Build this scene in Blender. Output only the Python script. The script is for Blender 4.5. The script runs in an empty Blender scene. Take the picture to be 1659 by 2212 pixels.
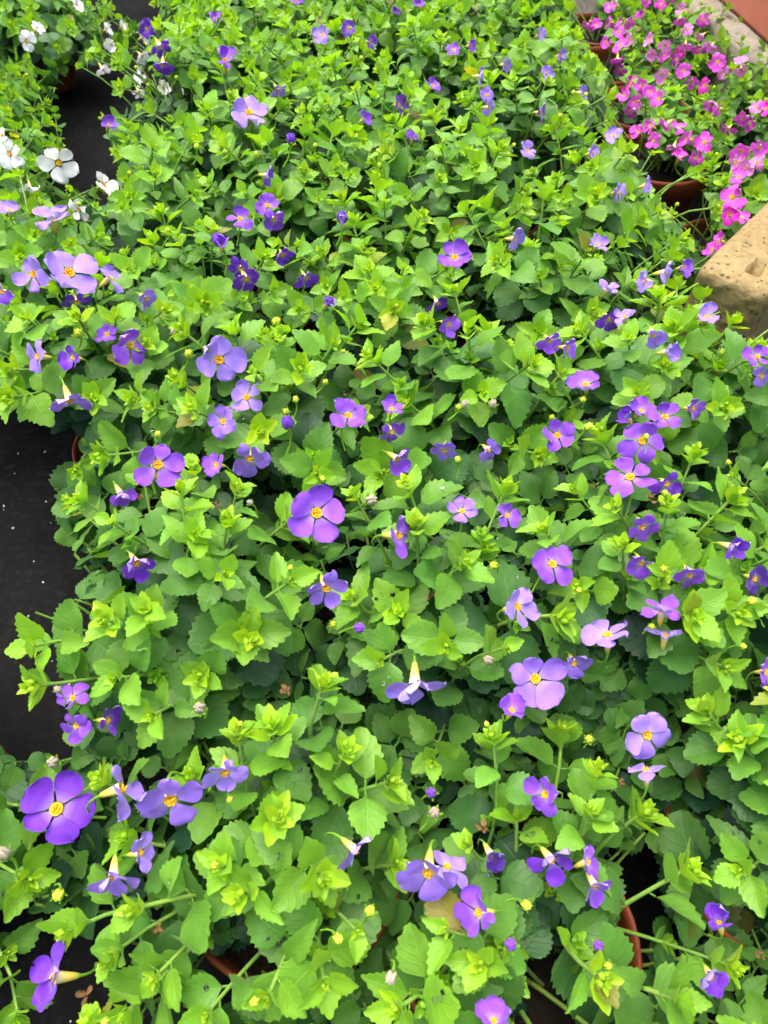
import bpy, bmesh, math, random
from mathutils import Vector, Matrix, noise
random.seed(11)
sc = bpy.context.scene
COL = sc.collection
R = math.radians

# ------------------------------------------------------------------ camera, sky, sun, exposure
FW, FH = 1659.0, 2212.0                      # measuring frame of the photograph
VFOV, PITCH, CAM_Z = R(71.6), R(53.0), 0.352
FPX = FH / 2 / math.tan(VFOV / 2)
cam_data = bpy.data.cameras.new('camera'); cam = bpy.data.objects.new('camera', cam_data); COL.objects.link(cam)
cam.location = (0, 0, CAM_Z); cam.rotation_euler = (math.pi / 2 - PITCH, 0, 0)
cam_data.sensor_fit = 'VERTICAL'; cam_data.angle = VFOV
cam_data.clip_start, cam_data.clip_end = 0.005, 200
cam_data.dof.use_dof = True; cam_data.dof.focus_distance = 0.33; cam_data.dof.aperture_fstop = 16.0
sc.camera = cam
EYE = Vector((0, 0, CAM_Z))
CF = Vector((0, math.cos(PITCH), -math.sin(PITCH))); CR = Vector((1, 0, 0)); CU = Vector((0, math.sin(PITCH), math.cos(PITCH)))

SUN_EL, SUN_ROT = R(74), R(-25)
world = bpy.data.worlds.new('World'); sc.world = world; world.use_nodes = True
wn = world.node_tree.nodes; wl = world.node_tree.links
sky = wn.new('ShaderNodeTexSky'); sky.sky_type = 'NISHITA'; sky.sun_disc = False
sky.sun_elevation, sky.sun_rotation = SUN_EL, SUN_ROT
sky.air_density, sky.dust_density, sky.ozone_density = 1.0, 6.0, 0.6
wl.new(sky.outputs['Color'], wn['Background'].inputs['Color']); wn['Background'].inputs['Strength'].default_value = 0.12
sun_d = bpy.data.lights.new('sun', 'SUN'); sun = bpy.data.objects.new('sun', sun_d); COL.objects.link(sun)
sun_d.energy, sun_d.angle, sun_d.color = 1.9, R(75), (1.0, 0.97, 0.91)
d = Vector((math.sin(SUN_ROT) * math.cos(SUN_EL), math.cos(SUN_ROT) * math.cos(SUN_EL), math.sin(SUN_EL)))
sun.rotation_euler = d.to_track_quat('Z', 'Y').to_euler()
sc.view_settings.view_transform = 'Standard'; sc.view_settings.look = 'None'
sc.view_settings.exposure = 1.42; sc.view_settings.gamma = 1.0
sc.cycles.max_bounces = 4; sc.cycles.diffuse_bounces = 3; sc.cycles.glossy_bounces = 2; sc.cycles.transmission_bounces = 4
sc.cycles.use_adaptive_sampling = True; sc.cycles.adaptive_threshold = 0.05; sc.cycles.caustics_reflective = False; sc.cycles.caustics_refractive = False
sc.cycles.use_denoising = True

# ------------------------------------------------------------------ measuring helpers
def ray(px, py):
    return (CF + CR * ((px - FW / 2) / FPX) + CU * ((FH / 2 - py) / FPX))
def at(px, py, z):
    r = ray(px, py); return EYE + r * ((z - CAM_Z) / r.z)
def proj(p):
    v = p - EYE; dz = v.dot(CF)
    if dz < 1e-3: return (-9999, -9999, dz)
    return (FW / 2 + FPX * v.dot(CR) / dz, FH / 2 - FPX * v.dot(CU) / dz, dz)
def inside(poly, x, y):
    c = False; n = len(poly); j = n - 1
    for i in range(n):
        xi, yi = poly[i]; xj, yj = poly[j]
        if (yi > y) != (yj > y) and x < (xj - xi) * (y - yi) / (yj - yi) + xi: c = not c
        j = i
    return c
def lin(r, g, b):
    f = lambda c: (c / 255 / 12.92) if c / 255 <= 0.04045 else ((c / 255 + 0.055) / 1.055) ** 2.4
    return (f(r), f(g), f(b), 1.0)
def mixc(a, b, t): return tuple(a[i] * (1 - t) + b[i] * t for i in range(3)) + (1.0,)
def jit(c, s=0.12):
    k = 1 + random.uniform(-s, s); return (c[0] * k * (1 + random.uniform(-s, s) * .6), c[1] * k, c[2] * k * (1 + random.uniform(-s, s)), 1.0)

# ------------------------------------------------------------------ materials
def new_mat(name):
    m = bpy.data.materials.new(name); m.use_nodes = True
    nt = m.node_tree; nt.nodes.clear()
    out = nt.nodes.new('ShaderNodeOutputMaterial')
    return m, nt, out
def N(nt, t, **kw):
    n = nt.nodes.new(t)
    for k, v in kw.items():
        if k in n.inputs: n.inputs[k].default_value = v
        else: setattr(n, k, v)
    return n
def math_n(nt, op, a, b=None):
    n = nt.nodes.new('ShaderNodeMath'); n.operation = op
    for i, v in enumerate((a, b)):
        if v is None: continue
        if isinstance(v, (int, float)): n.inputs[i].default_value = v
        else: nt.links.new(v, n.inputs[i])
    return n.outputs[0]
def mixrgb(nt, fac, a, b, blend='MIX'):
    n = nt.nodes.new('ShaderNodeMix'); n.data_type = 'RGBA'; n.blend_type = blend
    for idx, v in ((0, fac), (6, a), (7, b)):
        if isinstance(v, (int, float)): n.inputs[idx].default_value = v
        elif isinstance(v, tuple): n.inputs[idx].default_value = v
        else: nt.links.new(v, n.inputs[idx])
    return n.outputs[2]

def plant_material(name, veins=True, trans=0.40, rough=0.46, tint=(1.45, 1.25, 0.30, 1)):
    m, nt, out = new_mat(name); L = nt.links
    oi = N(nt, 'ShaderNodeObjectInfo')
    geo = N(nt, 'ShaderNodeNewGeometry')
    nz = N(nt, 'ShaderNodeTexNoise', Scale=210.0, Detail=1.0)
    L.new(geo.outputs['Position'], nz.inputs['Vector'])
    col = mixrgb(nt, 1.0, oi.outputs['Color'], mixrgb(nt, nz.outputs['Fac'], (.78, .82, .8, 1), (1.2, 1.16, 1.15, 1)), 'MULTIPLY')
    hgt = nz.outputs['Fac']
    if veins:
        uv = N(nt, 'ShaderNodeUVMap'); sp = N(nt, 'ShaderNodeSeparateXYZ'); L.new(uv.outputs['UV'], sp.inputs[0])
        ax = math_n(nt, 'ABSOLUTE', math_n(nt, 'SUBTRACT', sp.outputs[0], 0.5))
        t = math_n(nt, 'MULTIPLY', math_n(nt, 'SUBTRACT', sp.outputs[1], math_n(nt, 'MULTIPLY', ax, 0.62)), 5.5)
        fr = math_n(nt, 'ABSOLUTE', math_n(nt, 'SUBTRACT', math_n(nt, 'FRACT', t), 0.5))
        side = N(nt, 'ShaderNodeMapRange'); L.new(fr, side.inputs[0]); side.inputs[1].default_value = 0.5; side.inputs[2].default_value = 0.36
        mid = N(nt, 'ShaderNodeMapRange'); L.new(ax, mid.inputs[0]); mid.inputs[1].default_value = 0.045; mid.inputs[2].default_value = 0.0
        inv = math_n(nt, 'SUBTRACT', 1.0, side.outputs[0])
        v = math_n(nt, 'MAXIMUM', math_n(nt, 'MULTIPLY', math_n(nt, 'SUBTRACT', 1.0, inv), 0.45), mid.outputs[0])
        col = mixrgb(nt, math_n(nt, 'MULTIPLY', v, 0.34), col, mixrgb(nt, 1.0, col, (1.5, 1.35, 1.1, 1), 'MULTIPLY'))
        # paler leaf margin
        edge = N(nt, 'ShaderNodeMapRange'); L.new(ax, edge.inputs[0]); edge.inputs[1].default_value = 0.44; edge.inputs[2].default_value = 0.5
        col = mixrgb(nt, math_n(nt, 'MULTIPLY', edge.outputs[0], 0.35), col, mixrgb(nt, 1.0, col, (1.45, 1.3, 0.8, 1), 'MULTIPLY'))
        hgt = math_n(nt, 'SUBTRACT', math_n(nt, 'MULTIPLY', nz.outputs['Fac'], 0.6), math_n(nt, 'MULTIPLY', v, 0.8))
        # underside paler
        col = mixrgb(nt, math_n(nt, 'MULTIPLY', geo.outputs['Backfacing'], 0.35), col, mixrgb(nt, 1.0, col, (1.15, 1.2, 1.5, 1), 'MULTIPLY'))
    bp = N(nt, 'ShaderNodeBump', Strength=0.45, Distance=0.0005); L.new(hgt, bp.inputs['Height'])
    p = N(nt, 'ShaderNodeBsdfPrincipled', Roughness=rough)
    p.inputs['Specular IOR Level'].default_value = 0.42
    p.inputs['Sheen Weight'].default_value = 0.08; p.inputs['Sheen Roughness'].default_value = 0.4
    L.new(col, p.inputs['Base Color']); L.new(bp.outputs[0], p.inputs['Normal'])
    tr = N(nt, 'ShaderNodeBsdfTranslucent'); L.new(mixrgb(nt, 1.0, col, tint, 'MULTIPLY'), tr.inputs['Color'])
    mx = N(nt, 'ShaderNodeMixShader', Fac=trans); L.new(p.outputs[0], mx.inputs[1]); L.new(tr.outputs[0], mx.inputs[2])
    L.new(mx.outputs[0], out.inputs['Surface'])
    return m

def petal_material():
    m, nt, out = new_mat('petal'); L = nt.links
    oi = N(nt, 'ShaderNodeObjectInfo'); uv = N(nt, 'ShaderNodeUVMap'); sp = N(nt, 'ShaderNodeSeparateXYZ'); L.new(uv.outputs['UV'], sp.inputs[0])
    geo = N(nt, 'ShaderNodeNewGeometry')
    wv = N(nt, 'ShaderNodeTexWave', Scale=7.0, Distortion=3.0); wv.bands_direction = 'X'; L.new(uv.outputs['UV'], wv.inputs['Vector'])
    nz = N(nt, 'ShaderNodeTexNoise', Scale=300.0, Detail=2.0); L.new(geo.outputs['Position'], nz.inputs['Vector'])
    col = mixrgb(nt, 1.0, oi.outputs['Color'], mixrgb(nt, wv.outputs['Fac'], (.82, .78, .88, 1), (1.12, 1.12, 1.08, 1)), 'MULTIPLY')
    col = mixrgb(nt, 1.0, col, mixrgb(nt, nz.outputs['Fac'], (.82, .82, .86, 1), (1.15, 1.15, 1.12, 1)), 'MULTIPLY')
    base = N(nt, 'ShaderNodeMapRange'); L.new(sp.outputs[1], base.inputs[0]); base.inputs[1].default_value = 0.34; base.inputs[2].default_value = 0.0
    col = mixrgb(nt, math_n(nt, 'MULTIPLY', base.outputs[0], 0.25), col, (0.74, 0.62, 0.84, 1))
    col = mixrgb(nt, math_n(nt, 'MULTIPLY', geo.outputs['Backfacing'], 0.35), col, (0.75, 0.66, 0.88, 1))
    bp = N(nt, 'ShaderNodeBump', Strength=0.25, Distance=0.0005); L.new(wv.outputs['Fac'], bp.inputs['Height'])
    p = N(nt, 'ShaderNodeBsdfPrincipled', Roughness=0.5); p.inputs['Specular IOR Level'].default_value = 0.3
    p.inputs['Sheen Weight'].default_value = 0.15
    L.new(col, p.inputs['Base Color']); L.new(bp.outputs[0], p.inputs['Normal'])
    tr = N(nt, 'ShaderNodeBsdfTranslucent'); L.new(col, tr.inputs['Color'])
    mx = N(nt, 'ShaderNodeMixShader', Fac=0.2); L.new(p.outputs[0], mx.inputs[1]); L.new(tr.outputs[0], mx.inputs[2])
    L.new(mx.outputs[0], out.inputs['Surface'])
    return m

def plain(name, color, rough=0.6, nscale=40.0, namount=0.25, bump=0.2, bdist=0.001, spec=0.4, color2=None):
    m, nt, out = new_mat(name); L = nt.links
    tc = N(nt, 'ShaderNodeTexCoord')
    nz = N(nt, 'ShaderNodeTexNoise', Scale=nscale, Detail=6.0); L.new(tc.outputs['Object'], nz.inputs['Vector'])
    c2 = color2 or tuple(min(1, c * (1 + 2 * namount)) for c in color[:3]) + (1,)
    c1 = tuple(c * (1 - namount) for c in color[:3]) + (1,)
    col = mixrgb(nt, nz.outputs['Fac'], c1, c2)
    bp = N(nt, 'ShaderNodeBump', Strength=bump, Distance=bdist); L.new(nz.outputs['Fac'], bp.inputs['Height'])
    p = N(nt, 'ShaderNodeBsdfPrincipled', Roughness=rough); p.inputs['Specular IOR Level'].default_value = spec
    L.new(col, p.inputs['Base Color']); L.new(bp.outputs[0], p.inputs['Normal']); L.new(p.outputs[0], out.inputs['Surface'])
    return m

M_LEAF = plant_material('leaf')
M_TIP = plant_material('young_leaf', veins=False, trans=0.35)
M_STEM = plant_material('stem', veins=False, trans=0.1)
M_PETAL = petal_material()
M_TUBE = plain('flower_tube', (0.75, 0.50, 0.06, 1), 0.5, 200, 0.2, 0.1, color2=(0.82, 0.72, 0.35, 1))
def tube_mat():
    m, nt, out = new_mat('flower_tube'); L = nt.links
    tc = N(nt, 'ShaderNodeTexCoord'); sp = N(nt, 'ShaderNodeSeparateXYZ'); L.new(tc.outputs['Object'], sp.inputs[0])
    mr = N(nt, 'ShaderNodeMapRange'); L.new(sp.outputs[2], mr.inputs[0]); mr.inputs[1].default_value = -.78; mr.inputs[2].default_value = .02
    cr = N(nt, 'ShaderNodeValToRGB'); L.new(mr.outputs[0], cr.inputs[0])
    e = cr.color_ramp.elements; e[0].position = 0; e[0].color = (.25, .34, .05, 1); e[1].position = 1; e[1].color = (.72, .62, .62, 1)
    x = e.new(.35); x.color = (.72, .50, .06, 1); x = e.new(.75); x.color = (.78, .60, .22, 1)
    p = N(nt, 'ShaderNodeBsdfPrincipled', Roughness=.55); L.new(cr.outputs[0], p.inputs['Base Color']); L.new(p.outputs[0], out.inputs['Surface'])
    return m
M_TUBE = tube_mat()
M_THROAT = plain('flower_throat', (0.85, 0.42, 0.015, 1), 0.5, 500, 0.2, 0.3)
M_STAMEN = plain('stamen', (0.85, 0.42, 0.01, 1), 0.6, 500, 0.2, 0.2)
M_BUDY = plain('bud_yellow', (0.48, 0.56, 0.04, 1), 0.5, 300, 0.2, 0.2)
M_CREAM = plain('bud_cream', (0.40, 0.37, 0.16, 1), 0.6, 400, 0.3, 0.4, color2=(0.58, 0.46, 0.42, 1))
M_DEAD = plain('withered', (0.22, 0.11, 0.045, 1), 0.8, 350, 0.5, 0.6)
M_TERRA = plain('terracotta_plastic', (0.17, 0.040, 0.015, 1), 0.5, 60, 0.25, 0.15, spec=0.25)
M_GREYPOT = plain('grey_plastic', (0.075, 0.085, 0.09, 1), 0.4, 60, 0.2, 0.1, spec=0.5)
M_SOIL = plain('potting_soil', (0.012, 0.008, 0.006, 1), 0.95, 300, 0.5, 1.0, 0.004, spec=0.2)
M_PERL = plain('perlite', (0.55, 0.53, 0.48, 1), 0.8, 300, 0.3, 0.4)

def water_mat():
    m, nt, out = new_mat('water'); p = N(nt, 'ShaderNodeBsdfPrincipled', Roughness=0.03)
    p.inputs['Transmission Weight'].default_value = 1.0; p.inputs['IOR'].default_value = 1.33
    nt.links.new(p.outputs[0], out.inputs['Surface']); return m
M_WATER = water_mat()

def fabric_mat():
    m, nt, out = new_mat('black_weed_fabric'); L = nt.links
    tc = N(nt, 'ShaderNodeTexCoord')
    wx = N(nt, 'ShaderNodeTexWave', Scale=900.0, Distortion=1.5); wx.bands_direction = 'X'
    wy = N(nt, 'ShaderNodeTexWave', Scale=620.0, Distortion=1.5); wy.bands_direction = 'Y'
    mp = N(nt, 'ShaderNodeMapping'); mp.inputs['Rotation'].default_value = (0, 0, R(12)); L.new(tc.outputs['Object'], mp.inputs[0])
    for w in (wx, wy): L.new(mp.outputs[0], w.inputs['Vector'])
    weave = math_n(nt, 'MULTIPLY', wx.outputs['Fac'], wy.outputs['Fac'])
    n1 = N(nt, 'ShaderNodeTexNoise', Scale=14.0, Detail=5.0); L.new(tc.outputs['Object'], n1.inputs['Vector'])
    n2 = N(nt, 'ShaderNodeTexNoise', Scale=220.0, Detail=4.0); L.new(tc.outputs['Object'], n2.inputs['Vector'])
    c = mixrgb(nt, n1.outputs['Fac'], (0.002, 0.002, 0.002, 1), (0.021, 0.0215, 0.0215, 1))
    c = mixrgb(nt, math_n(nt, 'MULTIPLY', weave, 0.5), c, (0.020, 0.020, 0.021, 1))
    dust = N(nt, 'ShaderNodeMapRange'); L.new(n2.outputs['Fac'], dust.inputs[0]); dust.inputs[1].default_value = 0.50; dust.inputs[2].default_value = 0.68
    c = mixrgb(nt, math_n(nt, 'MULTIPLY', dust.outputs[0], 0.35), c, (0.032, 0.032, 0.031, 1))
    h = math_n(nt, 'ADD', weave, math_n(nt, 'MULTIPLY', n2.outputs['Fac'], 1.4))
    bp = N(nt, 'ShaderNodeBump', Strength=0.6, Distance=0.0006); L.new(h, bp.inputs['Height'])
    p = N(nt, 'ShaderNodeBsdfPrincipled', Roughness=0.85); p.inputs['Specular IOR Level'].default_value = 0.0
    L.new(c, p.inputs['Base Color']); L.new(bp.outputs[0], p.inputs['Normal']); L.new(p.outputs[0], out.inputs['Surface'])
    return m
M_FABRIC = fabric_mat()

def stone_mat(name, a, b, pit, scale=1.0, stain=(0.1, 0.09, 0.07, 1)):
    m, nt, out = new_mat(name); L = nt.links
    tc = N(nt, 'ShaderNodeTexCoord')
    n1 = N(nt, 'ShaderNodeTexNoise', Scale=22 * scale, Detail=8.0); n2 = N(nt, 'ShaderNodeTexNoise', Scale=190 * scale, Detail=5.0)
    vo = N(nt, 'ShaderNodeTexVoronoi', Scale=150 * scale); vo.inputs['Randomness'].default_value = 1.0
    n3 = N(nt, 'ShaderNodeTexNoise', Scale=45 * scale, Detail=3.0)
    for n in (n1, n2, vo, n3): L.new(tc.outputs['Object'], n.inputs['Vector'])
    c = mixrgb(nt, n1.outputs['Fac'], a, b)
    c = mixrgb(nt, 1.0, c, mixrgb(nt, n2.outputs['Fac'], (.5, .5, .46, 1), (1.4, 1.4, 1.4, 1)), 'MULTIPLY')
    pr = N(nt, 'ShaderNodeMapRange'); L.new(math_n(nt, 'ADD', vo.outputs['Distance'], math_n(nt, 'MULTIPLY', n3.outputs['Fac'], -0.55)), pr.inputs[0])
    pr.inputs[1].default_value = -0.17; pr.inputs[2].default_value = -0.08
    c = mixrgb(nt, math_n(nt, 'MULTIPLY', math_n(nt, 'SUBTRACT', 1.0, pr.outputs[0]), pit), c, stain)  # pits take a darker colour as well as depth
    h = math_n(nt, 'ADD', math_n(nt, 'MULTIPLY', pr.outputs[0], pit * 1.2), math_n(nt, 'MULTIPLY', n2.outputs['Fac'], 0.6))
    bp = N(nt, 'ShaderNodeBump', Strength=0.8, Distance=0.0016); L.new(h, bp.inputs['Height'])
    p = N(nt, 'ShaderNodeBsdfPrincipled', Roughness=0.85); p.inputs['Specular IOR Level'].default_value = 0.25
    L.new(c, p.inputs['Base Color']); L.new(bp.outputs[0], p.inputs['Normal']); L.new(p.outputs[0], out.inputs['Surface'])
    return m
M_STONE = stone_mat('tan_pitted_stone', lin(122, 104, 68), lin(158, 138, 96), 0.6, 1.5, stain=lin(52, 40, 20))
M_CONC = stone_mat('weathered_concrete', lin(128, 118, 104), lin(176, 166, 150), 0.35, 0.6, stain=lin(90, 80, 66))

# ------------------------------------------------------------------ object helpers
def mesh_from(name, verts, faces, mat, uvs=None, smooth=True):
    me = bpy.data.meshes.new(name); me.from_pydata([tuple(v) for v in verts], [], faces)
    if uvs is not None:
        ul = me.uv_layers.new(name='UVMap')
        for lp in me.loops: ul.data[lp.index].uv = uvs[lp.vertex_index]
    me.polygons.foreach_set('use_smooth', [smooth] * len(me.polygons))
    if mat: me.materials.append(mat)
    me.update(); return me
def link(name, me, parent=None, mb=None, color=None):
    o = bpy.data.objects.new(name, me); COL.objects.link(o)
    if parent is not None: o.parent = parent
    if mb is not None: o.matrix_basis = mb
    if color is not None: o.color = color
    return o
def tag(o, label=None, cat=None, group=None, kind=None):
    if label: o['label'] = label
    if cat: o['category'] = cat
    if group: o['group'] = group
    if kind: o['kind'] = kind
    return o
def frame(pos, y, z, s=1.0, sx=None):
    y = y.normalized(); x = y.cross(z)
    if x.length < 1e-5: x = y.orthogonal()
    x.normalize(); z = x.cross(y)
    sx = s if sx is None else sx
    m = Matrix(((x.x * sx, y.x * s, z.x * s, pos.x), (x.y * sx, y.y * s, z.y * s, pos.y), (x.z * sx, y.z * s, z.z * s, pos.z), (0, 0, 0, 1)))
    return m

# ------------------------------------------------------------------ shapes
def leaf_geo(ratio, tip, teeth, fold, arch, seed, wav=0.03, pet=0.16):
    """unit leaf: petiole from the origin along +Y, blade to y=1, upper side +Z"""
    rnd = random.Random(seed); V, F, U = [], [], []
    rows = []
    n = teeth * 2
    for i in range(n + 1):
        t = i / n
        ea, eb = .55, .56 + .48 * tip
        tm = ea / (ea + eb)
        prof = (t ** ea * (1 - t) ** eb) / (tm ** ea * (1 - tm) ** eb) if 0 < t < 1 else 0.0
        rows.append((t, prof))
    lean = rnd.uniform(-.05, .05); sway = rnd.uniform(-.06, .06)
    # petiole (three-sided strip)
    for t in (0.0, 0.5):
        w = 0.028
        y = t * pet * 1.9
        for xx, zz in ((-w, 0.012), (0, -0.02), (w, 0.012)):
            V.append((xx, y, zz)); U.append((0.5, 0.0))
    F += [(0, 1, 4, 3), (1, 2, 5, 4), (2, 0, 3, 5)]
    base = len(V)
    ph = rnd.uniform(0, 6.28); ph2 = rnd.uniform(0, 6.28)
    for i, (t, pf) in enumerate(rows):
        y = pet + (1 - pet) * t
        hw = max(0.5 * ratio * pf, 0.02 if i == 0 else 0.0)
        for k, fx in enumerate((-1, -0.52, 0, 0.52, 1)):
            f2 = fx; yy = y
            if abs(fx) == 1:
                if 0 < i < n:
                    if i % 2: f2 *= 1.05 + rnd.uniform(-.02, .03); yy += 0.034 + rnd.uniform(-.005, .012)
                    else: f2 *= 0.93 + rnd.uniform(-.02, .02)
            x = hw * f2
            if i == n: x = fx * 0.012
            if i == 0 and abs(fx) == 1: x *= 1
            z = fold * abs(x) + arch * (t * t) + wav * abs(fx) * math.sin(t * 9 + (ph if fx < 0 else ph2)) * ratio
            z += 0.035 * ratio * (abs(abs(fx) - 0.52) < .01) * math.sin(math.pi * t)
            x += sway * t * t + lean * t
            V.append((x, yy, z)); U.append((0.5 + 0.5 * fx, t))
    for i in range(n):
        for k in range(4):
            a = base + i * 5 + k
            F.append((a, a + 1, a + 6, a + 5))
    return V, F, U

LEAVES = {}
def mk(cls, ratio, tip, teeth, fold, arch, cnt):
    LEAVES[cls] = []
    for i in range(cnt):
        rr = random.Random(cls + str(i))
        V, F, U = leaf_geo(ratio * rr.uniform(.88, 1.12), tip * rr.uniform(.7, 1.2), teeth + rr.choice((-1, 0, 0, 1)), fold * rr.uniform(.2, 1.6), arch * rr.uniform(-.3, 1.8), cls + str(i))
        LEAVES[cls].append(mesh_from('leaf_' + cls, V, F, M_LEAF, U))
mk('young', 0.64, 0.85, 6, 0.36, -0.10, 7)
mk('mid', 0.70, 0.65, 7, 0.30, -0.30, 11)
mk('old', 0.82, 0.42, 8, 0.18, -0.24, 10)
mk('narrow', 0.48, 1.0, 6, 0.34, -0.32, 6)

def merge(parts):
    V, F, U = [], [], []
    for v, f, u in parts:
        o = len(V); V += v; U += u; F += [tuple(i + o for i in q) for q in f]
    return V, F, U
def xform(geo, m):
    v, f, u = geo
    return [tuple(m @ Vector(p)) for p in v], f, u
def ball(r, sx=1, sy=1, sz=1, seg=7, rings=5, c=(0, 0, 0)):
    V, F = [], []
    for i in range(rings + 1):
        a = math.pi * i / rings
        for j in range(seg):
            b = 2 * math.pi * j / seg
            V.append((c[0] + r * sx * math.sin(a) * math.cos(b), c[1] + r * sy * math.sin(a) * math.sin(b), c[2] + r * sz * math.cos(a)))
    for i in range(rings):
        for j in range(seg):
            F.append((i * seg + j, (i + 1) * seg + j, (i + 1) * seg + (j + 1) % seg, i * seg + (j + 1) % seg))
    return V, F, [(0.5, 0.5)] * len(V)

TIPS = []
for k in range(6):                                   # growing point: tiny crossed leaf pairs and green buds, axis +Z, metres
    rr = random.Random(100 + k); parts = []
    for lv, (ln, el, zz) in enumerate(((.0078, 26, -.0018), (.0062, 42, .0), (.0046, 56, .0014), (.0030, 70, .0024))):
        for s in range(2):
            az = lv * math.pi / 2 + s * math.pi + rr.uniform(-.25, .25)
            e = R(el + rr.uniform(-12, 12))
            y = Vector((math.cos(az) * math.cos(e), math.sin(az) * math.cos(e), math.sin(e)))
            z = Vector((-math.cos(az) * math.sin(e), -math.sin(az) * math.sin(e), math.cos(e)))
            g = leaf_geo(0.6, 0.9, 3, 0.4, 0.12, 'tip%d%d%d' % (k, lv, s), pet=0.05)
            parts.append(xform(g, frame(Vector((0, 0, zz)), y, z, ln * rr.uniform(.85, 1.15))))
    for b in range(3):
        a = rr.uniform(0, 6.28)
        parts.append(ball(.0009, 1, 1, 1.3, 6, 4, (math.cos(a) * .0013, math.sin(a) * .0013, .0028)))
    V, F, U = merge(parts)
    TIPS.append(mesh_from('shoot_tip', V, F, M_TIP, U))

def petal_geo(w, seed, curl=0.0):
    rr = random.Random(seed); V, F, U = [], [], []
    n, c = 8, 7
    tw = rr.uniform(-.25, .25); ph = rr.uniform(0, 6); bend = rr.uniform(-.14, .14)
    notch = rr.uniform(-.02, 0.08); cup = rr.uniform(-.5, .6)
    for i in range(n + 1):
        t = 1 - (1 - i / n) ** 1.35
        hw = w * (0.24 + 0.76 * math.sin(min(1, t * 1.55) * math.pi / 2) ** 1.2) * (1 if t < .55 else max(0.0, 1 - ((t - .55) / .452) ** 2.5) ** .5)
        for j in range(c):
            fx = -1 + 2 * j / (c - 1)
            y = 0.10 + 0.90 * t - (notch * (1 - abs(fx)) * t ** 6) - .05 * fx * fx * t
            x = hw * fx + bend * t * t
            z = cup * fx * fx * w * t + 0.055 * math.sin(t * 5 + fx * 2.4 + ph) * t + curl * t * t * t + tw * fx * t * w + .055 * math.sin(fx * 5 + ph) * t ** 3
            V.append((x, y, z)); U.append((0.5 + fx * .5, t))
    for i in range(n):
        for j in range(c - 1):
            a = i * c + j; F.append((a, a + 1, a + c + 1, a + c))
    return V, F, U
PETALS = [mesh_from('petal', *(lambda g: (g[0], g[1], M_PETAL, g[2]))(petal_geo(0.385 + 0.045 * (i % 3), 'p%d' % i, (-.16, 0.02, -.30, .14)[i % 4]))) for i in range(14)]

def lathe(prof, seg=9):
    V, F = [], []
    for r, z in prof:
        for j in range(seg):
            a = 2 * math.pi * j / seg; V.append((r * math.cos(a), r * math.sin(a), z))
    for i in range(len(prof) - 1):
        for j in range(seg):
            F.append((i * seg + j, i * seg + (j + 1) % seg, (i + 1) * seg + (j + 1) % seg, (i + 1) * seg + j))
    return V, F, [(0.5, 0.5)] * len(V)
# unit flower (radius 1): corolla tube behind, throat inside, stamens, calyx with a bent pedicel
ME_TUBE = mesh_from('tube', *(lambda g: (g[0], g[1], M_TUBE))(lathe([(0.21, 0.02), (0.19, -.12), (.155, -.38), (.12, -.62), (.09, -.78)])))
ME_THROAT = mesh_from('throat', *(lambda g: (g[0], g[1], M_THROAT))(lathe([(0.185, 0.03), (0.14, 0.025), (.10, -.06), (.05, -.16), (0.005, -.18)])))
_st = merge([ball(.048, 1.2, .8, .9, 6, 4, (math.cos(a) * .085, math.sin(a) * .085 - .02, .07 + .02 * k)) for k, a in enumerate((0.5, 2.0, 3.6, 5.0))])
ME_STAMEN = mesh_from('stamens', _st[0], _st[1], M_STAMEN)
def tube_geo(pts, radii, seg=6):
    V, F = [], []
    n = len(pts); up = None
    for i, p in enumerate(pts):
        t = (pts[min(i + 1, n - 1)] - pts[max(i - 1, 0)]).normalized()
        a = t.orthogonal().normalized() if up is None else (up - t * up.dot(t)).normalized()
        up = a; b = t.cross(a)
        for j in range(seg):
            an = 2 * math.pi * j / seg; V.append(p + (a * math.cos(an) + b * math.sin(an)) * radii[i])
    for i in range(n - 1):
        for j in range(seg):
            F.append((i * seg + j, i * seg + (j + 1) % seg, (i + 1) * seg + (j + 1) % seg, (i + 1) * seg + j))
    return V, F, [(0.5, 0.5)] * len(V)
def calyx():
    parts = []
    for k in range(5):
        a = k * 1.2566
        y = Vector((math.cos(a) * .28, math.sin(a) * .28, 0.95)).normalized()
        g = leaf_geo(0.28, 1.0, 2, .2, .1, 'cx%d' % k, pet=0.02)
        parts.append(xform(g, frame(Vector((math.cos(a) * .05, math.sin(a) * .05, -.86)), y, Vector((-math.cos(a), -math.sin(a), .2)), .42)))
    pts = [Vector((0, 0, -.78)), Vector((0, -.03, -1.0)), Vector((0, -.18, -1.3)), Vector((0, -.5, -1.6)), Vector((0, -.95, -1.8))]
    parts.append(tube_geo(pts, [.07, .05, .045, .045, .05], 5))
    return merge(parts)
_cx = calyx(); ME_CALYX = mesh_from('calyx', _cx[0], _cx[1], M_TIP, _cx[2])
def bud_mesh(mat, name):
    parts = [ball(.78, 1, 1, 1.3, 8, 6, (0, 0, 1.0))]
    for k in range(5):
        a = k * 1.2566; parts.append(ball(.58, .85, .85, 1.35 + .3 * (k % 2), 7, 5, (math.cos(a) * .6, math.sin(a) * .6, 1.25)))
    g = merge(parts); g = ([(x * (1.2 - .26 * z), y * (1.2 - .26 * z), z * 1.15) for x, y, z in g[0]], g[1], g[2]); return mesh_from(name, g[0], g[1], mat, g[2])
ME_BUDY, ME_BUDC, ME_BUDP = bud_mesh(M_BUDY, 'bud'), bud_mesh(M_CREAM, 'spent_bud'), bud_mesh(M_PETAL, 'purple_bud')
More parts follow.
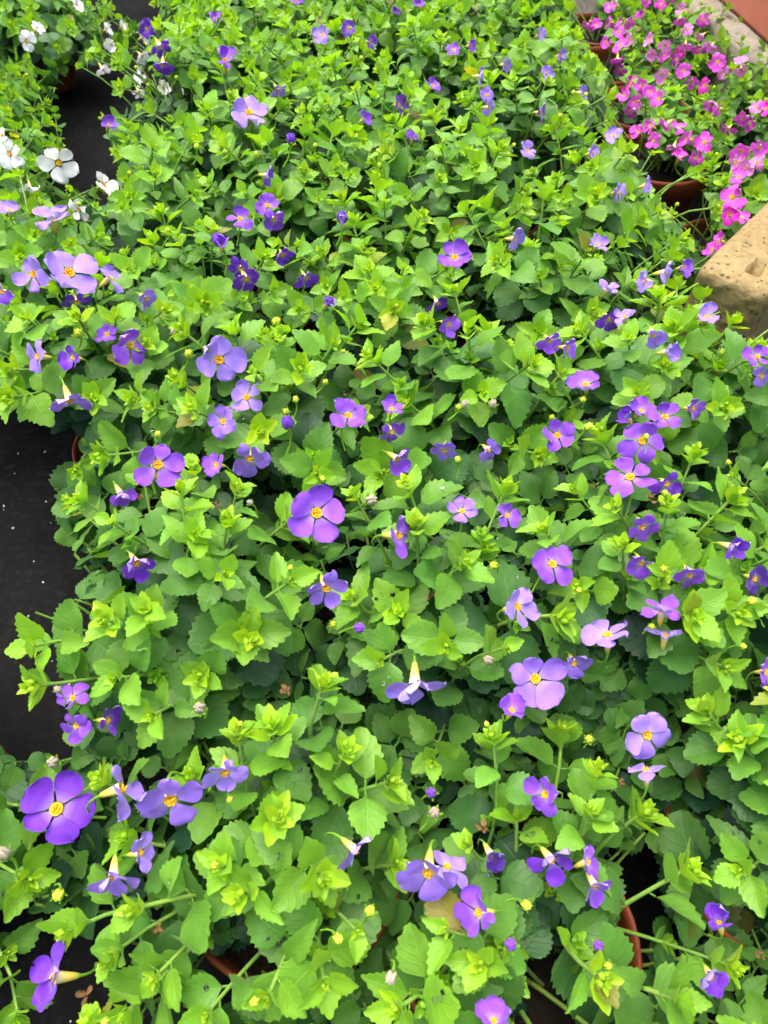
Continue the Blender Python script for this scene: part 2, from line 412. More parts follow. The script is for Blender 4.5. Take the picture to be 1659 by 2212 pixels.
def bud_calyx():
    parts = []
    for k in range(5):
        a = k * 1.2566 + .6
        y = Vector((math.cos(a) * .5, math.sin(a) * .5, 0.9)).normalized()
        g = leaf_geo(0.34, 1.0, 2, .2, -.1, 'bc%d' % k, pet=0.02)
        parts.append(xform(g, frame(Vector((math.cos(a) * .3, math.sin(a) * .3, -.2)), y, Vector((-math.cos(a), -math.sin(a), .3)), 2.1)))
    pts = [Vector((0, 0, 0)), Vector((0, 0, -1.5)), Vector((0, -.6, -3.2)), Vector((0, -1.8, -4.6))]
    parts.append(tube_geo(pts, [.4, .22, .2, .2], 5))
    return merge(parts)
_bc = bud_calyx(); ME_BUDCAL = mesh_from('bud_calyx', _bc[0], _bc[1], M_TIP, _bc[2])

# ------------------------------------------------------------------ the setting: ground fabric, kerbs
def ground():
    bm = bmesh.new(); bmesh.ops.create_grid(bm, x_segments=110, y_segments=110, size=1.2)
    for v in bm.verts:
        p = Vector((v.co.x * 5, (v.co.y + .7) * 5, 0))
        v.co.y += 0.7
        v.co.z = 0.004 * noise.noise(p) + 0.002 * noise.noise(p * 3.1) + .0012 * noise.noise(p * 8)
    me = bpy.data.meshes.new('ground'); bm.to_mesh(me); bm.free()
    me.polygons.foreach_set('use_smooth', [True] * len(me.polygons)); me.materials.append(M_FABRIC)
    o = link('ground', me); tag(o, 'black woven weed fabric under all the pots', 'fabric', kind='structure')
    # wide dark earth beyond the fabric
    v = [(-30, -30, -.02), (30, -30, -.02), (30, 30, -.02), (-30, 30, -.02)]
    o = link('outer_ground', mesh_from('outer_ground', v, [(0, 1, 2, 3)], M_SOIL)); tag(o, 'dark earth floor around the fabric', 'earth', kind='structure')
ground()

def rough_beam(name, a, b, w, h, mat, seed, rad=0.018, amp=0.003, end_round=True):
    """rounded rough beam from a to b (points on its bottom centre line), w wide, h high"""
    ax = (b - a); Ln = ax.length; ax.normalize(); sd = ax.cross(Vector((0, 0, 1))).normalized()
    bm = bmesh.new(); bmesh.ops.create_cube(bm, size=1)
    for v in bm.verts: v.co = Vector((v.co.x * w, v.co.y * Ln, v.co.z * h))
    bmesh.ops.bevel(bm, geom=bm.edges[:], offset=rad, segments=4, profile=0.5, affect='EDGES')
    bmesh.ops.triangulate(bm, faces=bm.faces[:])
    bmesh.ops.subdivide_edges(bm, edges=[e for e in bm.edges if e.calc_length() > .012], cuts=7, use_grid_fill=True)
    bmesh.ops.triangulate(bm, faces=bm.faces[:])
    for _ in range(3):
        bmesh.ops.subdivide_edges(bm, edges=[e for e in bm.edges if e.calc_length() > .0035], cuts=1, use_grid_fill=True)
        bmesh.ops.triangulate(bm, faces=bm.faces[:])
    off = Vector((seed, seed * 2, seed * 3))
    for v in bm.verts:
        n = v.co.normalized()
        q = v.co * 22 + off
        v.co += n * amp * (noise.noise(q) + .5 * noise.noise(q * 3) + .35 * noise.noise(q * 8) + .2 * noise.noise(q * 17))
    me = bpy.data.meshes.new(name); bm.to_mesh(me); bm.free()
    me.polygons.foreach_set('use_smooth', [True] * len(me.polygons)); me.materials.append(mat)
    mid = (a + b) / 2
    mw = Matrix(((sd.x, ax.x, 0, mid.x), (sd.y, ax.y, 0, mid.y), (sd.z, ax.z, 1, mid.z + h / 2), (0, 0, 0, 1)))
    o = link(name, me); o.matrix_world = mw
    return o
# tan pitted stone at the right border of the bed, its rounded corner pointing at the purple plants
ZS = .118
s0, s1, s2, s3 = at(1512, 575, ZS), at(1668, 352, ZS), at(1552, 736, ZS), at(1672, 640, ZS)
sax = ((s1 - s0).normalized() + (s3 - s2).normalized()).normalized(); ssd = sax.cross(Vector((0, 0, 1))).normalized()
sw = abs((s2 - s0).dot(ssd)) + .006
so = Vector((s0.x, s0.y, -.002)) + ssd * (sw / 2) - sax * .004
stone = rough_beam('stone_block', so, so + sax * .42, sw, ZS + .004, M_STONE, 3.3, .006, .0024)
hole = stone.matrix_world.inverted() @ at(1634, 580, ZS + .001)
for v in stone.data.vertices:
    dd = (Vector(v.co) - hole).length
    if dd < .0055: v.co.z -= .016 * (1 - (dd / .0055) ** 2) ** .7
tag(stone, 'tan pitted stone block with rounded corner beside the purple flowers', 'stone')
# grey weathered ledge in the far corner with a terracotta trough on it
LZ = .100
la, lb = at(1462, -20, LZ), at(1690, 155, LZ)
ldir = (lb - la).normalized(); lnrm = Vector((-ldir.y, ldir.x, 0))
if lnrm.y < 0: lnrm = -lnrm
LW = .20
ledge = rough_beam('concrete_ledge', Vector((la.x, la.y, 0)) - ldir * .5 + lnrm * (LW / 2), Vector((lb.x, lb.y, 0)) + ldir * .35 + lnrm * (LW / 2), LW, LZ, M_CONC, 8.1, .012, .002)
tag(ledge, 'grey weathered concrete ledge behind the pink flowers', 'ledge')
ta, tb = at(1548, -10, LZ + .001), at(1690, 118, LZ + .001)
tdir = (tb - ta).normalized(); tn = Vector((-tdir.y, tdir.x, 0))
if tn.y < 0: tn = -tn
def trough():
    root = bpy.data.objects.new('planter_trough', None); COL.objects.link(root); root.location = (ta.x, ta.y, LZ)
    tag(root, 'terracotta coloured plastic planter trough standing on the grey ledge', 'planter')
    def slab(name, y0, y1, d0, d1, z0, z1, mat, bev=.003):
        bm = bmesh.new(); bmesh.ops.create_cube(bm, size=1)
        for v in bm.verts:
            u = y0 + (v.co.y + .5) * (y1 - y0); w = d0 + (v.co.x + .5) * (d1 - d0)
            v.co = tdir * u + tn * w + Vector((0, 0, z0 + (v.co.z + .5) * (z1 - z0)))
        bmesh.ops.bevel(bm, geom=bm.edges[:], offset=bev, segments=3, profile=.5, affect='EDGES')
        bmesh.ops.recalc_face_normals(bm, faces=bm.faces[:])
        me = bpy.data.meshes.new(name); bm.to_mesh(me); bm.free(); me.materials.append(mat)
        me.polygons.foreach_set('use_smooth', [True] * len(me.polygons))
        return link(name, me, root)
    slab('front_wall', -.3, .45, 0.0, .006, .002, .14, M_TERRA)
    slab('back_wall', -.3, .45, .15, .156, .002, .14, M_TERRA)
    slab('floor_panel', -.3, .45, .0065, .1495, .003, .012, M_TERRA)
    slab('end_wall', -.306, -.3005, .0, .156, .002, .14, M_TERRA)
    slab('end_wall', .4505, .456, .0, .156, .002, .14, M_TERRA)
    slab('rim', -.31, .46, -.012, -.0005, .125, .145, M_TERRA)
    slab('soil', -.298, .448, .007, .149, .0125, .11, M_SOIL)
trough()

# ------------------------------------------------------------------ plant positions (metres on the fabric) and what sets each apart
PURPLE = [
 (-.035, .058, 'front left purple bacopa in a terracotta pot, rim showing at the bottom edge'),
 (.048, .030, 'front purple bacopa whose terracotta pot rim shows beside dark soil'),
 (-.192, .080, 'purple bacopa at the lower left corner trailing over black fabric'),
 (-.036, -.046, 'purple bacopa in a grey plastic pot at the bottom edge'),
 (.152, .062, 'purple bacopa at the right edge, second row from the bottom'),
 (.156, -.032, 'sparse purple bacopa in the bottom right corner with two closed flowers'),
 (-.080, .140, 'purple bacopa beside the bare black fabric at the left, lower edge of the gap'),
 (.016, .134, 'purple bacopa in the middle with the large side-on violet flower'),
 (.108, .148, 'purple bacopa right of the middle with a pale five petalled flower'),
 (.205, .165, 'purple bacopa cut by the right edge, with dark half closed flower'),
 (-.056, .243, 'purple bacopa with the largest pale lavender flower seen face on'),
 (.046, .246, 'purple bacopa with a dark hollow, just above the middle of the picture'),
 (.143, .262, 'purple bacopa with a cluster of three violet flowers at the right'),
 (-.148, .285, 'purple bacopa leaning over the top of the bare fabric at the left'),
 (-.218, .372, 'purple bacopa at the left edge with big lavender flowers below the white ones'),
 (-.106, .335, 'purple bacopa inside the left border, behind the pale face-on flower'),
 (-.006, .340, 'purple bacopa in the bed centre carrying a violet flower among pale leaves'),
 (.094, .343, 'purple bacopa beside the left end of the tan stone block'),
 (-.152, .428, 'purple bacopa below the white flowers with a leafy shoot over fabric'),
 (-.056, .430, 'purple bacopa with a pair of violet flowers side by side, upper left'),
 (.045, .436, 'mostly leafy purple bacopa in the bed centre, fifth row from the bottom'),
 (.136, .432, 'purple bacopa with shoots reaching over the dark gap near the pink plants'),
 (-.108, .520, 'purple bacopa with the tall lavender flower in the upper left'),
 (-.010, .525, 'mostly leafy purple bacopa in the upper middle with a shaded violet flower'),
 (.090, .530, 'purple bacopa along the pink bed, upper half, with side-on flowers'),
 (-.155, .610, 'purple bacopa behind the white flowers, with one upright violet flower'),
 (-.060, .615, 'purple bacopa third row from the top, left of centre'),
 (.040, .620, 'purple bacopa third row from the top, centre'),
 (.135, .615, 'purple bacopa third row from the top, next to the pink bed'),
 (-.112, .705, 'purple bacopa second row from the top, at the left'),
 (-.012, .710, 'purple bacopa second row from the top, in the middle'),
 (.086, .712, 'purple bacopa second row from the top, at the right'),
 (-.160, .800, 'purple bacopa at the top edge, leftmost of its row'),
 (-.060, .800, 'purple bacopa at the top edge, second from the left'),
 (.036, .805, 'purple bacopa at the top edge, third from the left'),
 (.130, .802, 'purple bacopa at the top edge, rightmost of its row'),
]
PINK = [(at(px, py, .08).x, at(px, py, .08).y, lab) for px, py, lab in (
 (1605, 425, 'pink bacopa just behind the tan stone block'),
 (1445, 282, 'pink bacopa with the thick cluster of magenta flowers over the dark gap'),
 (1690, 300, 'pink bacopa at the right edge above the tan stone'),
 (1400, 175, 'pink bacopa with a loose magenta cluster, third from the stone'),
 (1610, 190, 'pink bacopa beside the near end of the grey ledge'),
 (1340, 85, 'pink bacopa bordering the purple bed near the top edge'),
 (1510, 100, 'pink bacopa with pale flowers in front of the grey ledge'),
 (1300, 10, 'pink bacopa at the top edge beside the purple bed'),
 (1440, 20, 'pink bacopa at the top edge in front of the grey ledge'))]
WHITE = [
 (-.310, .520, 'white flowered bacopa at the left edge with the big white flower face on'),
 (-.378, .630, 'white flowered bacopa at the left edge above the dark gap'),
 (-.430, .740, 'white flowered bacopa in the top left corner'),
 (-.370, .855, 'white flowered bacopa cut by the top edge, trailing towards the purple bed'),
]
PLANTS = []
def pot_mesh(mat, rr=.042, h=.056):
    g = lathe([(.003, .002), (rr * .72, .002), (rr * .76, .006), (rr * .93, h - .018), (rr * .94, h - .0175), (rr * 1.0, h - .017), (rr * 1.03, h - .002), (rr * 1.02, h), (rr * .985, h), (rr * .965, h - .004), (rr * .90, h - .022)], 40)
    return mesh_from('pot', g[0], g[1], mat)
ME_POT_T, ME_POT_G, ME_POT_S = pot_mesh(M_TERRA), pot_mesh(M_GREYPOT), pot_mesh(M_TERRA, .034, .040)
_so = lathe([(.0005, .046), (.012, .0465), (.024, .045), (.032, .046), (.0392, .044)], 40)
_so = ([(x, y, z + .002 * noise.noise(Vector((x * 150, y * 150, 0)))) for x, y, z in _so[0]], _so[1])
ME_SOIL = mesh_from('soil', _so[0], _so[1], M_SOIL)
ME_SOIL.transform(Matrix.Identity(4)); ME_SOIL.flip_normals() if ME_SOIL.polygons[5].normal.z < 0 else None
for kind, rows, nm in (('purple', PURPLE, 'purple_bacopa'), ('pink', PINK, 'pink_bacopa'), ('white', WHITE, 'white_bacopa')):
    for x, y, lab in rows:
        o = bpy.data.objects.new(nm, None); COL.objects.link(o); o.location = (x, y, .003); o.empty_display_size = .02
        tag(o, lab, 'plant', {'purple': 'purple bacopa plants in the main bed', 'pink': 'pink bacopa plants by the ledge', 'white': 'white bacopa plants'}[kind])
        big = kind == 'purple' and y < .1 and x > -.1 or kind == 'pink' and x < .24
        po = link('pot', ME_POT_G if 'grey plastic' in lab else ME_POT_T if big else ME_POT_S, o)
        link('soil', ME_SOIL, po, None if big else Matrix.Translation((0, 0, -.012)) @ Matrix.Diagonal((.80, .80, .95, 1)))
        PLANTS.append(dict(kind=kind, c=Vector((x, y, 0)), root=o, nleaf=0, loc=Vector((x, y, .003))))
def nearest(p, kind=None):
    best = None
    for q in PLANTS:
        if kind and q['kind'] != kind: continue
        dd = (q['c'].x - p.x) ** 2 + (q['c'].y - p.y) ** 2
        if best is None or dd < best[0]: best = (dd, q)
    return best[1], math.sqrt(best[0])
def canopy(d, kind='purple', y=1.0):
    top = {'purple': .140, 'pink': .104, 'white': .108}[kind]
    f = max(0.0, min(1.0, (.17 - y) / .15)); top -= .036 * f * f * (3 - 2 * f)      # the front plants are shorter
    return top - .032 * min(d / .085, 1.3) ** 2.8

# ------------------------------------------------------------------ places in the photograph where bare fabric, soil or stone shows (kept free of shoots)
GAPS = [
 [(-50, 900), (60, 885), (110, 885), (185, 905), (185, 960), (150, 1005), (115, 1060), (125, 1120), (150, 1190), (195, 1270), (130, 1300), (60, 1330), (-50, 1400)],
 [(120, 170), (215, 130), (300, 195), (330, 215), (260, 245), (215, 240), (245, 330), (262, 380), (170, 410), (110, 400), (100, 380), (140, 330), (130, 260)],
 [(260, -20), (335, -20), (335, 45), (250, 30)],
 [(1228, -30), (1285, 0), (1300, 60), (1325, 130), (1350, 190), (1352, 260), (1400, 330), (1470, 360), (1530, 430), (1545, 500), (1525, 570), (1485, 510), (1400, 395), (1345, 290), (1310, 160), (1250, 60)],
 [(-50, 1930), (110, 1960), (190, 2050), (215, 2150), (160, 2260), (-50, 2260)],
 [(-50, 1560), (130, 1565), (130, 1625), (-50, 1620)],
 [(1110, 2080), (1205, 1970), (1235, 2080), (1205, 2260), (1120, 2260)],
 [(1320, 1850), (1410, 1810), (1430, 1900), (1405, 2110), (1335, 2120)],
 [(400, 2050), (540, 2010), (650, 2065), (630, 2120), (450, 2150)],
 [(1530, 590), (1700, 420), (1700, 760), (1600, 740)],
 [(160, 2060), (260, 2010), (300, 2100), (220, 2150)],
 [(-80, 1380), (60, 1330), (140, 1300), (200, 1290), (215, 1390), (150, 1440), (140, 1530), (150, 1640), (-80, 1640)],
]
GBOX = [(min(a for a, b in g), max(a for a, b in g), min(b for a, b in g), max(b for a, b in g), g) for g in GAPS]
def in_gap(p):
    x, y, z = proj(p)
    return any(b[0] < x < b[1] and b[2] < y < b[3] and inside(b[4], x, y) for b in GBOX)

# ------------------------------------------------------------------ shoots: growing points read from the photograph, then filled in between
TIPS_PX = [(293, 860), (225, 985), (180, 1080), (245, 1130), (318, 1320), (235, 1340), (75, 1395), (90, 1480), (490, 1130), (535, 1375), (515, 1590), (590, 1580), (695, 1485), (395, 1800), (595, 1770), (690, 1885),
 (330, 1545), (840, 1690), (745, 1625), (880, 1050), (985, 985), (1090, 1060), (1300, 945), (1345, 1185), (1330, 1095), (1250, 1270), (825, 1425), (1090, 1400), (1065, 1600), (1400, 1570), (1290, 1670), (1275, 1755),
 (1285, 1960), (1140, 1925), (965, 2010), (770, 2010), (865, 2175), (450, 2185), (1480, 1880), (1600, 1880), (1290, 2110), (1575, 2085), (60, 1900), (120, 1950), (1465, 2160), (720, 745), (805, 775), (605, 730),
 (440, 655), (850, 670), (930, 705), (1140, 790), (460, 500), (745, 640), (570, 560), (560, 930), (420, 1160), (250, 1465), (620, 1260), (1200, 1330), (1490, 1330), (1560, 1440), (1590, 1320), (1160, 1900), (990, 880), (650, 800), (470, 640),
 (400, 720), (330, 880), (1000, 1220), (1440, 1240), (1530, 1540), (1600, 1600), (700, 2120), (580, 2150), (1040, 2080), (1620, 2160), (1500, 980), (1560, 880), (1180, 1150), (60, 690), (170, 690), (250, 690), (30, 800), (30, 860), (330, 320), (250, 262), (420, 420), (225, 95), (290, 128), (215, 150), (262, 190), (150, 60), (70, 50), (60, 130), (120, 130), (30, 210), (75, 275), (245, 2060), (335, 2110), (150, 2185), (530, 1930), (480, 1870), (300, 1960), (40, 2195), (200, 2215), (275, 2185), (150, 2010)]
SHOOTS = []
def try_add(p, kind, d, q, mind, forced=False):
    for s in SHOOTS:
        a = s['p']
        if abs(a.x - p.x) < mind and abs(a.y - p.y) < mind and (a.x - p.x) ** 2 + (a.y - p.y) ** 2 < mind * mind: return
    if not forced and in_gap(p): return
    if not forced and in_gap(q['c'] * .4 + p * .6 + Vector((0, 0, .01))): return
    SHOOTS.append(dict(p=p, plant=q, d=d, kind=kind, forced=forced))
for px, py in TIPS_PX:
    p = at(px, py, .125)
    for _ in range(4):
        q, d = nearest(p); p = at(px, py, canopy(d, q['kind'], p.y) + .004)
    try_add(p, q['kind'], d, q, .010, True)
rs = random.Random(5)
UNDER = []
for it in range(42000):
    q0 = PLANTS[rs.randrange(len(PLANTS))]
    a, rr = rs.uniform(0, 6.283), .094 * math.sqrt(rs.random())
    p = q0['c'] + Vector((math.cos(a) * rr, math.sin(a) * rr, 0))
    q, d = nearest(p)
    if q is not q0: continue
    if d > (.074 if q['kind'] != 'purple' else .08) and rs.random() < .6: continue
    p.z = canopy(d, q['kind'], p.y) + rs.uniform(-.016, .009)
    # nothing grows into the stone
    l = p - so
    if -.012 < l.dot(ssd) + sw / 2 < sw + .012 and l.dot(sax) > -.006: continue
    try_add(p, q['kind'], d, q, .0160 if q['kind'] != 'purple' else .0168 if p.y > .3 else .0185)

C_TIP, C_YOUNG, C_MID, C_OLD, C_DARK = lin(160, 200, 36), lin(132, 184, 44), lin(98, 150, 56), lin(62, 110, 56), lin(34, 72, 48)  # darkest green also carries the shade deep in the foliage
C_STEM = lin(128, 160, 66)
UP = Vector((0, 0, 1))
STEMS = []
LEAFREC = []                                      # (centre, half length, object data) before linking, so that flowers can push leaves aside
def shoot(s, rnd):
    p, q, d = s['p'], s['plant'], s['d']
    base = q['c'] + Vector((rnd.uniform(-.02, .02), rnd.uniform(-.02, .02), .030))
    out = Vector((p.x - q['c'].x, p.y - q['c'].y, 0))
    on = out.normalized() if out.length > 1e-4 else Vector((1, 0, 0))
    tilt = min(d / .075, 1.2)
    axis = (UP * (1.05 - .62 * tilt) + on * (0.25 + .85 * tilt) + Vector((rnd.uniform(-.3, .3), rnd.uniform(-.3, .3), 0))).normalized()
    ln = (p - base).length
    c2 = p - axis * ln * .45
    c1 = base + (UP * .6 + on * .5).normalized() * ln * .3
    def bz(t): return base * (1 - t) ** 3 + c1 * (3 * t * (1 - t) ** 2) + c2 * (3 * t * t * (1 - t)) + p * t ** 3
    n = 9
    pts = [bz(i / n) for i in range(n + 1)]
    sc_ = {'purple': .97, 'pink': .80, 'white': .90}[q['kind']] * rnd.uniform(.80, 1.18) * (.93 if p.y > .3 else 1)
    g = tube_geo([x - q['loc'] for x in pts], [.00108 * sc_ * (1 - .45 * i / n) for i in range(n + 1)], 6)
    me = mesh_from('stem', g[0], g[1], M_STEM, g[2])
    st = bpy.data.objects.new('stem', me); st.parent = q['root']; st.color = jit(mixc(C_STEM, C_MID, rnd.uniform(0, .6)))
    STEMS.append(st)
    s['stem'] = st; s['axis'] = axis
    # arc positions from the tip downwards
    fine = [bz(1 - i / 60) for i in range(61)]
    acc = [0]
    for i in range(60): acc.append(acc[-1] + (fine[i + 1] - fine[i]).length)
    def at_len(L):
        for i in range(60):
            if acc[i + 1] >= L:
                return fine[i], (fine[i] - fine[i + 1]).normalized()
        return None
    r0 = axis.orthogonal().normalized(); ang0 = rnd.uniform(0, 6.28)
    mt = frame(p - q['loc'], (Matrix.Rotation(ang0 + .8, 3, axis) @ r0), axis, sc_ * rnd.choice((.6, .8, .95, 1.1, 1.3)) * rnd.uniform(.9, 1.1))
    if not s.get('under'): LEAFREC.append((p, .004, 'shoot_tip', rnd.choice(TIPS), st, mt, jit(C_TIP, .1), s.get('forced')))
    nodes = s.get('nodes') or [(.0020, .0105, 44, 'young'), (.0052, .0140, 32, 'young'), (.0100, .0164, 22, 'mid'), (.0175, .0178, 14, 'mid'), (.0265, .0186, 8, 'old'), (.0365, .0190, 2, 'old'), (.047, .0190, -4, 'old'), (.058, .0180, -6, 'old')]
    stretch = rnd.uniform(.75, 1.5)
    shift = rnd.uniform(-.9, .7)
    for i, (L, size, el, cls) in enumerate(nodes):
        w = at_len(L * stretch)
        if w is None or L * stretch > ln * .93: break
        pos, tan = w
        if cls == 'old' and rnd.random() < .12: continue
        r = (Matrix.Rotation(ang0 + i * math.pi / 2 + rnd.uniform(-.35, .35), 3, tan) @ (axis.orthogonal().normalized()))
        r = (r - tan * r.dot(tan)).normalized()
        for sgn in (1, -1):
            e = R(el + rnd.uniform(-14, 14)); rr_ = (r * sgn)
            rr_ = (Matrix.Rotation(rnd.uniform(-.25, .25), 3, tan) @ rr_)
            y = rr_ * math.cos(e) + tan * math.sin(e)
            zraw = tan * math.cos(e) - rr_ * math.sin(e)
            upw = (.1, .18, .36, .55, .75, .9, 1.1, 1.2)[i]
            z = (zraw + UP * upw + Vector((rnd.uniform(-.3, .3), rnd.uniform(-.3, .3), 0))).normalized()
            if y.z < -.55: y.z = -.55
            k = max(0, min(1, (i + shift + (3.6 if s.get('under') else 0)) / 5.2))  # lower shoots get older, darker greens, with canopy shade put into the colour
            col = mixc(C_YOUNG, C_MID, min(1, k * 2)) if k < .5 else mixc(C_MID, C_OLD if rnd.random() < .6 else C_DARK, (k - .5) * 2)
            if rnd.random() < .012: col = mixc(col, rnd.choice((lin(190, 180, 60), lin(150, 120, 60), lin(120, 80, 40))), rnd.uniform(.3, .75))
            cl = 'narrow' if (cls != 'old' and rnd.random() < .2) else cls
            S = size * sc_ * rnd.uniform(.86, 1.14)
            yb = y.normalized()
            xx = yb.cross(z).normalized(); zz = xx.cross(yb)
            m = frame(pos - q['loc'], yb, zz, S, S * rnd.uniform(.9, 1.1))
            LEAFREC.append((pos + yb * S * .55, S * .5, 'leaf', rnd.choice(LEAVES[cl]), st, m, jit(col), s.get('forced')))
        if i in (3, 4, 5) and rnd.random() < .4:        # small side shoot in the leaf axil
            sd = (rr_ * .8 + tan + UP * .5).normalized()
            b0 = pos + sd * .004
            LEAFREC.append((b0, .003, 'side_shoot', rnd.choice(TIPS), st, frame(b0 - q['loc'], sd.orthogonal(), sd, sc_ * rnd.uniform(.6, .95)), jit(C_YOUNG, .12), s.get('forced')))
rsh = random.Random(21)
for s in SHOOTS: shoot(s, rsh)
SH_TOP = list(SHOOTS); SHOOTS.clear()              # shaded lower shoots that close the ground between the pots
for it in range(12000):
    q0 = PLANTS[rs.randrange(len(PLANTS))]
    a, rr = rs.uniform(0, 6.283), .086 * math.sqrt(rs.random())
    p = q0['c'] + Vector((math.cos(a) * rr, math.sin(a) * rr, 0))
    q, d = nearest(p)
    if q is not q0: continue
    p.z = canopy(d, q['kind'], p.y) - rs.uniform(.028, .060)
    l = p - so
    if -.012 < l.dot(ssd) + sw / 2 < sw + .012 and l.dot(sax) > -.006: continue
    try_add(p, q['kind'], d, q, .0215)
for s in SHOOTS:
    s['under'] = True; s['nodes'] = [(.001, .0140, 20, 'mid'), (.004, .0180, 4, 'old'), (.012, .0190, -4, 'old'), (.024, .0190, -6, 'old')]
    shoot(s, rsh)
SHOOTS = SH_TOP

